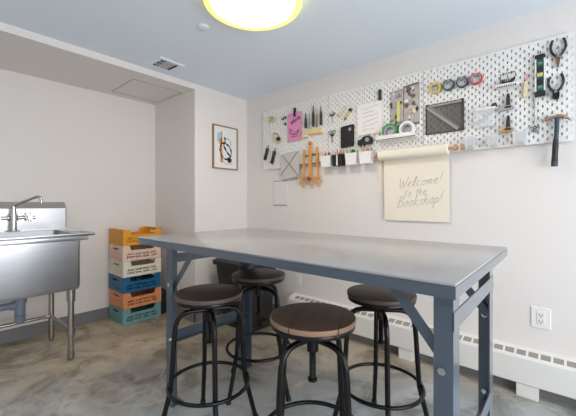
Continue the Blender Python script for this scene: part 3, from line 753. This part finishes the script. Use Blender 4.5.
pencil('yellow marker with dark ends hanging at a slant above the black tablet', 1.182, 1.722, 1.212, 1.762, 'yellow', 'brown', .0075, 'marker_pen', 'marker')
bm = lathe(B(), [(.001, -.02), (.012, -.018), (.013, -.004), (.006, 0)], 14, 'y'); single('push_pin', 'round black push pin beside the slanted yellow marker', 'pin', 1.225, 1.775, bm, 'black_plastic', None, 40)

t = W('tablet', 'black tablet shaped board with a small white round mark hung on the pegboard', 'tablet', 1.194, 1.574)
bm = B(); prism(bm, [(-.056, .074), (-.048, .08), (.052, .088), (.060, .080), (.058, -.072), (.050, -.080), (-.048, -.088), (-.056, -.08)], -.014, -.002); obj('board', bm, 'black_plastic', t)
obj('round_mark', cyl(B(), (.026, -.0150, .052), (.026, -.0135, .052), .013, seg=18), 'grey', t)
t = W('tape_dispenser', 'black plastic tape dispenser hanging under the white handwritten note', 'dispenser', 1.353, 1.515)
bm = B(); prism(bm, [(-.058, -.018), (-.056, .010), (-.030, .016), (-.012, .034), (.03, .038), (.054, .022), (.058, -.008), (.045, -.024), (.0, -.022), (-.02, -.036), (-.045, -.032)], -.030, -.002); obj('body', bm, 'black_plastic', t)
obj('roll', lathe(B(), [(.001, -.032), (.016, -.032), (.016, -.026)], 18, 'y', (.022, 0, .008)), 'grey', t)

t = W('handwritten_note', 'white paper note with lines of grey handwriting beside the black clip', 'note', 1.383, 1.680)
obj('sheet', box(B(), -.100, .100, -.008, -.007, -.115, .118), 'white_paper', t)
bm = B()
for k in range(6):
    z = .075 - .032 * k; P = []; x = -.065 + random.uniform(0, .015)
    while x < .07 - (.03 if k in (1, 5) else 0): P.append((x, -.0085, z + (x + .07) * .12 + random.uniform(-.006, .008))); x += .008
    tube(bm, smooth_pts(P, 3), .0011, 5)
obj('handwriting', bm, 'ink', t)
t = W('bulldog_clip', 'black clip at the top corner of the white handwritten note', 'clip', 1.464, 1.838, 'black clips on the pegboard'); obj('clip_body', box(B(), -.010, .010, -.016, 0, -.040, .040, .003), 'black_plastic', t)

pal = ['brown', 'cream', 'dusty', 'brown', 'grey', 'tan', 'slot', 'cream', 'art_black', 'dusty', 'grey', 'slot', 'art_black', 'white_art']
for x0, x1, z0, z1, lab, seed in ((1.546, 1.636, 1.588, 1.838, 'narrow clear sleeve of printed scraps with a yellow green strip', 3), (1.642, 1.742, 1.592, 1.858, 'wider clear sleeve of printed scraps next to the panel joint', 5)):
    t = W('scrap_sleeve', lab, 'sleeve', (x0 + x1) / 2, (z0 + z1) / 2, 'clear sleeves of printed scraps'); w, h = (x1 - x0) / 2, (z1 - z0) / 2
    obj('sleeve', box(B(), -w, w, -.008, -.003, -h, h), mat('sleeve_grey', (158, 151, 147), .3, var=.25, scale=30), t); rnd = random.Random(seed)
    hook(t, 0, h - .012, .010)
    for k in range(26):
        a, b = rnd.uniform(-w * .85, w * .85), rnd.uniform(-h * .9, h * .9); s = rnd.uniform(.010, .024); an = rnd.uniform(0, PI)
        pts = [(max(-w, min(w, a + s * r_ * math.cos(an + q))), max(-h, min(h, b + s * r_ * 1.3 * math.sin(an + q)))) for q, r_ in ((0, 1), (1.5, .7), (3.1, 1), (4.7, .6))]
        obj('printed_scrap', prism(B(), pts, -.0084 - k * .00012, -.0079), pal[rnd.randrange(len(pal))], t)
    if seed == 3: obj('yellow_strip', box(B(), .0, .022, -.0122, -.008, -.09, .05), 'lime', t); obj('top_clip', box(B(), -.045, -.033, -.014, 0, .01, .05, .002), 'black_plastic', t)
    obj('edge_strip', box(B(), -w, w, -.0125, -.003, -h - .004, -h + .006), 'brown', t)
    obj('edge_strip', bar(B(), (-w, -.0105, h - .006), (w, -.0105, h + .004), .008, .004), 'brown' if seed == 5 else 'grey', t)

t = W('pegboard_shelf', 'small white ledge shelf holding a green and a white tape roll', 'shelf', 1.599, 1.500)
bm = B(); box(bm, -.138, .138, -.065, 0, -.004, .004, .0015); box(bm, -.138, .138, -.065, -.061, -.004, .030, .001); obj('ledge', bm, 'white_plastic', t)
for x, m, R_, r_, lab in ((1.552, 'green', .054, .034, 'green tape roll standing on the small white ledge'), (1.672, 'white_plastic', .052, .032, 'white tape roll standing on the small white ledge')):
    q = W('tape_roll', lab, 'tape', x, 1.504 + R_, 'tape rolls on the white ledge')
    obj('tape', annulus(B(), (0, 0), R_, R_ - .014, -.048, -.014, 36), m, q, smooth=40); obj('core', annulus(B(), (0, 0), R_ - .014, r_ - .006, -.046, -.016, 36), 'grey', q, smooth=40)
    obj('core_disc', lathe(B(), [(.001, -.02), (r_ - .006, -.02), (r_ - .006, -.018)], 24, 'y'), 'lilac', q)

# hanging cups along the lower edge
cups = ((1.026, 'white_plastic', 'white pen cup hanging next to the wooden easel', ('rose', 'rose', 'black_plastic', 'blue')), (1.136, 'black_plastic', 'black pen cup with a white stripe hanging between two white cups', ('tan', 'rose', 'orange', 'rose')),
        (1.255, 'white_plastic', 'white pen cup holding green pens below the tablet', ('green', 'mint', 'black_plastic', 'green')), (1.372, 'white_plastic', 'white pen cup holding brown pencils beside the paper roll', ('tan', 'orange', 'brown', 'tan')))
for i, (x, m, lab, cols) in enumerate(cups):
    t = W('pen_cup', lab, 'cup', x, 1.345, 'pen cups along the pegboard edge')
    bm = B(); w = .048; h = .088
    skin_l = []
    def rr(wd, z): return [(a, b - .037, z) for a, b in ((-wd, -.03 * wd / .048), (wd, -.03 * wd / .048), (wd, .03 * wd / .048), (-wd, .03 * wd / .048))]
    L_ = [rr(w * .86, 0), rr(w, h), rr(w * .93, h), rr(w * .82, .004)]
    Rr = [[bm.verts.new(p) for p in l] for l in L_]
    for a, b in zip(Rr, Rr[1:]):
        for q in range(4): bm.faces.new((a[q], a[(q + 1) % 4], b[(q + 1) % 4], b[q]))
    bm.faces.new(Rr[0][::-1]); bm.faces.new(Rr[-1])
    obj('cup_body', bm, m, t)
    if m == 'black_plastic': obj('white_stripe', box(B(), -.004, .006, -.0685, -.060, .002, h), 'white_plastic', t)
    obj('hanger', box(B(), -.02, .02, -.009, 0.0, .05, .105, .002), m, t)
    for k, c in enumerate(cols * 2):
        px = -.032 + .0088 * k + random.uniform(-.002, .002); py = -.037 + random.uniform(-.015, .015); hh = random.uniform(.098, .122); lean = random.uniform(-.012, .012)
        q = thing('pencil', 'thin upright pencil standing in the ' + ('white cup beside the wooden easel', 'black striped cup', 'white cup just right of the black striped cup', 'white cup beside the paper roll')[i], 'pencil', (x + px, YF + py, 1.350))
        q['group'] = ('pencils in the cup by the easel', 'pencils in the black cup', 'pencils in the cup below the tablet', 'pencils in the cup by the paper roll')[i]
        obj('barrel', cyl(B(), (0, 0, 0), (lean, 0, hh), .0042, seg=8), c, q); obj('tip', cyl(B(), (lean, 0, hh), (lean * 1.1, 0, hh + .012), .0042, .001, 8), 'cream' if k % 2 else c, q)

# paper roll
t = thing('paper_roll', 'long roll of cream paper on a wooden rod below the pegboard', 'paper roll', (1.712, -.062, 1.394))
obj('rod', cyl(B(), (-.275, 0, 0), (.315, 0, 0), .0095, seg=14), 'copper', t, smooth=40)
obj('roll', cyl(B(), (-.235, 0, 0), (.220, 0, 0), .036, seg=32), 'paper', t, smooth=40)
for x in (-.262, .262, .300): obj('rod_collar', cyl(B(), (x - .010, 0, 0), (x + .010, 0, 0), .0165, seg=16), 'copper', t, smooth=40)
bm = B()
for x in (-.280, .285): box(bm, x - .004, x + .004, -.012, .042, -.014, .014, .002)
obj('bracket', bm, 'white_plastic', t)
bm = B(); pts = [(.034, .005), (.0375, -.03), (.039, -.12), (.040, -.2), (.043, -.32), (.046, -.461)]
sm = smooth_pts([(0, a, b) for a, b in pts], 5); A = []; 
for p in sm: A.append((bm.verts.new((-.218, p.y, p.z)), bm.verts.new((.216, p.y, p.z))))
for a, b in zip(A, A[1:]): bm.faces.new((a[0], a[1], b[1], b[0]))
g2 = bmesh.ops.extrude_face_region(bm, geom=bm.faces[:]); bmesh.ops.translate(bm, verts=[v for v in g2['geom'] if isinstance(v, bmesh.types.BMVert)], vec=(0, .0008, 0))
sheet = obj('hanging_sheet', bm, 'paper', t, smooth=60)
bm = B()
def sheet_y(z):
    for a, b in zip(sm, sm[1:]):
        if b.z <= z <= a.z: return a.y + (b.y - a.y) * (a.z - z) / (a.z - b.z) - .0012
    return sm[-1].y - .0012
strokes(bm, letters('Welcome!'), -.115, -.235, .052, .3, .0011, 0, .10)
strokes(bm, letters('to the'), -.075, -.296, .045, .3, .0010, 0, .10)
strokes(bm, letters('Bookshop!'), -.120, -.368, .056, .3, .0011, 0, .12)
for v in bm.verts: v.co.y = sheet_y(v.co.z) + v.co.y * .3
obj('handwriting', bm, 'ink', sheet)
o = obj('paper_strip', box(B(), -.020, .016, -.002, 0, -.10, .12), 'paper'); o.location = (1.457, 0, 1.24); tag(o, 'narrow strip of cream paper on the wall behind the paper roll', 'paper')

# --- panel three
for x, z, m, R_, r_, lab in ((1.847, 1.799, 'yellow', .036, .023, 'yellow tape ring, first in the row of four rings'), (1.926, 1.798, 'dgreen', .034, .026, 'green tape ring between the yellow and the dark blue ring'), (2.004, 1.797, 'blue', .033, .025, 'dark blue tape ring between the green and the red ring'), (2.079, 1.800, 'red', .034, .026, 'red tape ring, last in the row of four rings')):
    q = W('tape_ring', lab, 'tape', x, z, 'coloured tape rings')
    obj('tape', annulus(B(), (0, 0), R_, r_, -.022, -.003, 36), m, q, smooth=40)
    obj('liner', annulus(B(), (0, 0), r_ + .0005, r_ - .003, -.0225, -.0025, 36), 'grey', q, smooth=40)
    hook(q, 0, r_ - .002, .026)

t = W('smoky_pouch', 'black edged smoky clear pouch with a grey strip laid diagonally', 'pouch', 1.899, 1.600)
w, h = .113, .096; bm = B(); e = .0045
for a, b, c, d in ((-w, w, -h, -h + e), (-w, w, h - e, h), (-w, -w + e, -h, h), (w - e, w, -h, h)): box(bm, a, b, -.012, -.002, c, d)
for a in (-1, 1): box(bm, a * (w - .008) - .008, a * (w - .008) + .008, -.014, -.001, h - .014, h + .004, .002)
obj('black_edge', bm, 'black_plastic', t); obj('sheet', box(B(), -w + e, w - e, -.008, -.006, -h + e, h - e), 'smoke', t)
bm = B(); bar(bm, (-w + .012, -.012, h - .012), (w - .03, -.012, -h + .014), .026, .004, up=(0, 0, 1)); obj('diagonal_strip', bm, 'grey_strip', t)
bm = B(); bar(bm, (-w + .02, -.0145, h - .012), (w - .02, -.0145, -h + .020), .005, .002, up=(0, 0, 1)); obj('strip_edge', bm, 'slot', t)
obj('top_strip', bar(B(), (-w + .015, -.0125, h - .012), (w - .01, -.0125, h - .010), .012, .004), 'grey_strip', t)

t = W('letter_rack', 'white clear fronted letter rack left of the two small brushes', 'rack', 2.128, 1.560)
obj('top_lip', box(B(), -.052, .054, -.045, 0, .040, .052, .003), 'white_plastic', t)
obj('clear_front', box(B(), -.050, .050, -.044, -.040, -.055, .042), 'clear', t); obj('bottom_ledge', box(B(), -.050, .050, -.044, 0, -.060, -.052, .002), 'clear', t)
bm = B(); bar(bm, (-.045, -.03, -.04), (.045, -.03, .03), .016, .003, up=(0, 0, 1)); obj('leaning_strip', bm, 'grey', t)
obj('black_knob', lathe(B(), [(.001, .02), (.010, .018), (.016, .008), (.014, 0)], 14, 'z', (.046, -.03, .052)), 'black_plastic', t, smooth=40)
for x, w, h, z, lab in ((2.052, .031, .078, 1.378, 'clear plastic cup hanging beside the end of the paper roll'), (2.167, .028, .070, 1.380, 'clear plastic cup hanging below the two small brushes'), (2.296, .034, .076, 1.377, 'clear plastic cup hanging closest to the hammer')):
    t = W('clear_cup', lab, 'cup', x, z, 'clear cups along the pegboard edge')
    bm = B(); L_ = [[(-w * .8, -.055, 0), (w * .8, -.055, 0), (w * .8, -.006, 0), (-w * .8, -.006, 0)], [(-w, -.06, h), (w, -.06, h), (w, -.003, h), (-w, -.003, h)], [(-w + .003, -.057, h), (w - .003, -.057, h), (w - .003, -.006, h), (-w + .003, -.006, h)], [(-w * .8 + .003, -.052, .003), (w * .8 - .003, -.052, .003), (w * .8 - .003, -.009, .003), (-w * .8 + .003, -.009, .003)]]
    Rr = [[bm.verts.new(p) for p in l] for l in L_]
    for a, b in zip(Rr, Rr[1:]):
        for q in range(4): bm.faces.new((a[q], a[(q + 1) % 4], b[(q + 1) % 4], b[q]))
    bm.faces.new(Rr[0][::-1]); bm.faces.new(Rr[-1]); obj('cup_body', bm, 'clear', t)
    bm = B()
    for k in range(7): box(bm, random.uniform(-w * .6, w * .4), 0, -.045, -.02, .004, .012) if False else cyl(bm, (random.uniform(-w * .6, w * .6), -.05, .006 + .004 * (k % 3)), (random.uniform(-w * .6, w * .6), -.012, .008 + .003 * k), .002, seg=6)
    obj('nails', bm, 'dull_metal', t)
    obj('hanger', box(B(), -w * .5, w * .5, -.012, .001, h - .02, h + .004, .002), 'clear', t)
t = W('tool_holder', 'white slotted tool holder shelf with a black wire frame above it', 'holder', 2.238, 1.718)
obj('ledge', box(B(), -.054, .050, -.055, 0, -.010, .008, .003), 'white_plastic', t)
bm = B()
for k in range(9): box(bm, -.046 + .0105 * k, -.041 + .0105 * k, -.056, -.052, -.012, -.002)
obj('slots', bm, 'slot', t)
bm = B(); tube(bm, [(-.036, -.012, .008), (-.036, -.012, .072), (.034, -.012, .078), (.034, -.012, .062)], .0022, 6); obj('wire_frame', bm, 'black_plastic', t)
bm = B(); prism(bm, [(-.03, .035), (0, .02), (.034, .05), (.034, .035), (.02, .012), (-.02, .012)], -.02, -.01)
for k in range(4): box(bm, -.03 + .011 * k, -.025 + .011 * k, -.026, -.016, .006, .04)
obj('black_tips', bm, 'black_plastic', t)

for x, z, m, lab in ((2.236, 1.583, 'grey', 'small brush with black handle and grey head under the white tool holder'), (2.236, 1.458, 'tan', 'small brush with black handle and tan head just above the clear cup')):
    t = W('foam_brush', lab, 'brush', x, z, 'small black handled brushes')
    obj('handle', tube(B(), [(.004, -.018, .012), (.004, -.018, .03), (.004, -.018, .075), (.004, -.018, .092)], [.011, .0115, .009, .006], 10), 'black_plastic', t, smooth=50)
    bm = B(); prism(bm, [(-.042, -.004), (.030, .004), (.030, .016), (.018, .024), (-.012, .022), (-.034, .010)], -.03, -.006); obj('brush_head', bm, m, t)
    obj('ferrule', box(B(), -.012, .020, -.031, -.005, .008, .020, .002), 'black_plastic', t)
t = W('putty_knife', 'slim cream handled knife with a pinkish shaft hung left of the level', 'knife', 2.318, 1.700)
obj('handle', bar(B(), (.0, -.010, -.06), (.004, -.010, .025), .015, .010, up=(1, 0, 0)), 'cream', t); obj('handle_edge', bar(B(), (-.009, -.010, -.062), (-.006, -.010, .022), .003, .011, up=(1, 0, 0)), 'yellow', t)
obj('shaft', bar(B(), (.008, -.010, .02), (.010, -.010, .068), .006, .004, up=(1, 0, 0)), 'rose', t)
hook(t, .005, .02, .010)
t = W('spirit_level', 'green and black spirit level hanging upright beside the pliers', 'level', 2.383, 1.743)
w, h = .0215, .098
obj('body', box(B(), -w + .005, w - .005, -.022, -.002, -h, h), 'dgreen', t)
bm = B(); box(bm, -w, -w + .0055, -.024, -.001, -h, h - .01); box(bm, w - .0055, w, -.024, -.001, -h, h - .01); obj('white_rails', bm, 'white_plastic', t)
obj('end_cap', box(B(), -w - .002, w + .002, -.025, 0, -h - .016, -h + .012, .003), 'black_plastic', t); obj('end_cap', box(B(), -w - .001, w + .001, -.025, 0, h - .012, h + .012, .003), 'black_plastic', t)
obj('hanging_tab', bar(B(), (0, -.01, h + .01), (.002, -.01, h + .035), .004, .003, up=(1, 0, 0)), 'black_plastic', t)
for a, b in ((.018, .042), (-.052, -.022)): obj('dark_band', box(B(), -w + .005, w - .005, -.0235, -.0215, a, b), 'black_plastic', t)
obj('vial', cyl(B(), (-.012, -.022, 0), (.012, -.022, 0), .011, seg=14), 'lime', t, smooth=40)
bm = cyl(B(), (-.01, -.021, .062), (.01, -.021, .062), .009, seg=14); cyl(bm, (-.01, -.021, -.066), (.01, -.021, -.066), .009, seg=14); obj('side_vials', bm, 'mint', t, smooth=40)
def pliers(x, z, lab, flip):
    t = W('pliers', lab, 'pliers', x, z, 'black handled pliers')
    for s in (-1, 1):
        P = [(s * .006, -.012, -.004), (s * .020, -.012, .012), (s * .030, -.012, .038), (s * .029, -.012, .062), (s * .022, -.012, .085 if flip or s > 0 else .078)]
        obj('handle', tube(B(), smooth_pts(P, 5), .0060, 10), 'black_plastic', t, smooth=60)
    if flip:
        bm = B(); prism(bm, [(-.011, .006), (.011, .006), (.009, -.02), (.003, -.062), (-.003, -.062), (-.009, -.02)], -.018, -.006); obj('jaw', bm, 'brown', t)
        obj('spring', cyl(B(), (.002, -.012, .0), (.002, -.012, .05), .0025, seg=8), 'dull_metal', t)
    else:
        bm = B(); prism(bm, [(-.012, .006), (.012, .006), (.016, -.02), (.012, -.045), (-.008, -.045), (-.014, -.02)], -.02, -.004); obj('jaw', bm, 'black_metal', t)
        obj('spring', cyl(B(), (.004, -.012, .0), (.006, -.012, .03), .0025, seg=8), 'dull_metal', t)
    obj('pivot', cyl(B(), (0, -.022, -.004), (0, -.004, -.004), .008, seg=12), 'dull_metal', t)
    hook(t, 0, .006, .020)
pliers(2.457, 1.828, 'long nosed pliers with open black handles at the top right of the board', True)
pliers(2.448, 1.645, 'black cutting pliers hanging right above the hammer', False)
t = W('wire_tool', 'thin steel rod tool with a small ball end under the level', 'tool', 2.358, 1.545)
obj('rod', cyl(B(), (0, -.010, -.07), (0, -.010, .085), .0022, seg=8), 'dull_metal', t); obj('grip', cyl(B(), (0, -.010, .03), (0, -.010, .085), .0045, .004, 8), 'grey', t)
hook(t, 0, .05, .010)
bm = B(); tube(bm, ringpts(.004, -.012, -.088, .015, 18, 'y'), .004, 8, closed=True); tube(bm, [(-.018, -.012, -.075), (.0, -.012, -.085), (.022, -.012, -.078)], .004, 8); obj('ball_end', bm, 'dull_metal', t, smooth=60)
t = W('claw_hammer', 'claw hammer with dark teal handle hanging off the right end of the board', 'hammer', 2.449, 1.492)
bm = tube(B(), [(0.004, -.026, .006), (.003, -.026, -.04), (.001, -.026, -.085), (-.001, -.026, -.11)], [.010, .0105, .0105, .011], 14); obj('handle', bm, 'teal', t, smooth=50)
obj('grip', tube(B(), [(-.001, -.026, -.105), (-.002, -.026, -.13), (-.005, -.026, -.19), (-.006, -.026, -.222)], [.0115, .0135, .013, .0145], 14), 'black_plastic', t, smooth=50)
obj('grip_end', tube(B(), [(-.006, -.026, -.222), (-.0065, -.026, -.245)], [.0148, .0145], 14), 'teal', t, smooth=50)

bm = tube(B(), smooth_pts([(-.038, -.026, .0085), (-.02, -.026, .0105), (.012, -.026, .014), (.04, -.026, .004), (.062, -.026, -.016)], 4), [.010] * 4 + [.009] * 4 + [.011] * 4 + [.007, .006, .005, .003, .002], 12)
cyl(bm, (-.047, -.026, .008), (-.032, -.026, .009), .0135, .0125, 16); obj('head', bm, mat('warm_steel', (176, 150, 128), .3, .9), t, smooth=50)
hook(t, -.012, .0, .026); hook(t, .02, .0, .026)

# ------------------------------------------------------------------ light
def area(name, loc, rot, sx_, sy_, power, col):
    l = bpy.data.lights.new(name, 'AREA'); l.shape = 'RECTANGLE'; l.size = sx_; l.size_y = sy_; l.energy = power; l.color = col
    o = bpy.data.objects.new(name, l); C.objects.link(o); o.location = loc; o.rotation_euler = rot; return o
area('window_daylight', (XR + .03, (wy0 + wy1) / 2, (wz0 + wz1) / 2), (0, R(90), 0), wz1 - wz0 - .1, wy1 - wy0 - .1, 64, (.96, .975, 1.0))
for (x, y) in ((3.2, -2.9), (1.2, -3.3)):  # fill lights added out of view, no fixtures stand there
    l = bpy.data.lights.new('added_fill_light', 'AREA'); l.shape = 'DISK'; l.size = .5; l.energy = 5; l.color = (1, .93, .85)
    o = bpy.data.objects.new('added_fill_light', l); C.objects.link(o); o.location = (x, y, H - .03)
w = bpy.data.worlds.new('World'); sc.world = w; w.use_nodes = True
w.node_tree.nodes['Background'].inputs[0].default_value = (.75, .85, 1, 1); w.node_tree.nodes['Background'].inputs[1].default_value = .6

# ------------------------------------------------------------------ camera
cam = bpy.data.cameras.new('Camera'); co = bpy.data.objects.new('Camera', cam); C.objects.link(co)
co.location = (2.4984, -2.2434, 1.0552); co.rotation_euler = (R(90), 0, R(90 - 49.172))
cam.sensor_width = 36; cam.lens = 324.668 / 576 * 36; cam.shift_y = -(208 - 203.042) / 576; cam.clip_start = .02
sc.camera = co
vs = sc.view_settings; sc.display_settings.display_device = 'sRGB'
vs.view_transform = 'Standard'; vs.look = 'None'; vs.exposure = 0.17; vs.gamma = 1; vs.use_curve_mapping = False
sc.cycles.use_denoising = True; sc.cycles.max_bounces = 10; sc.cycles.diffuse_bounces = 6
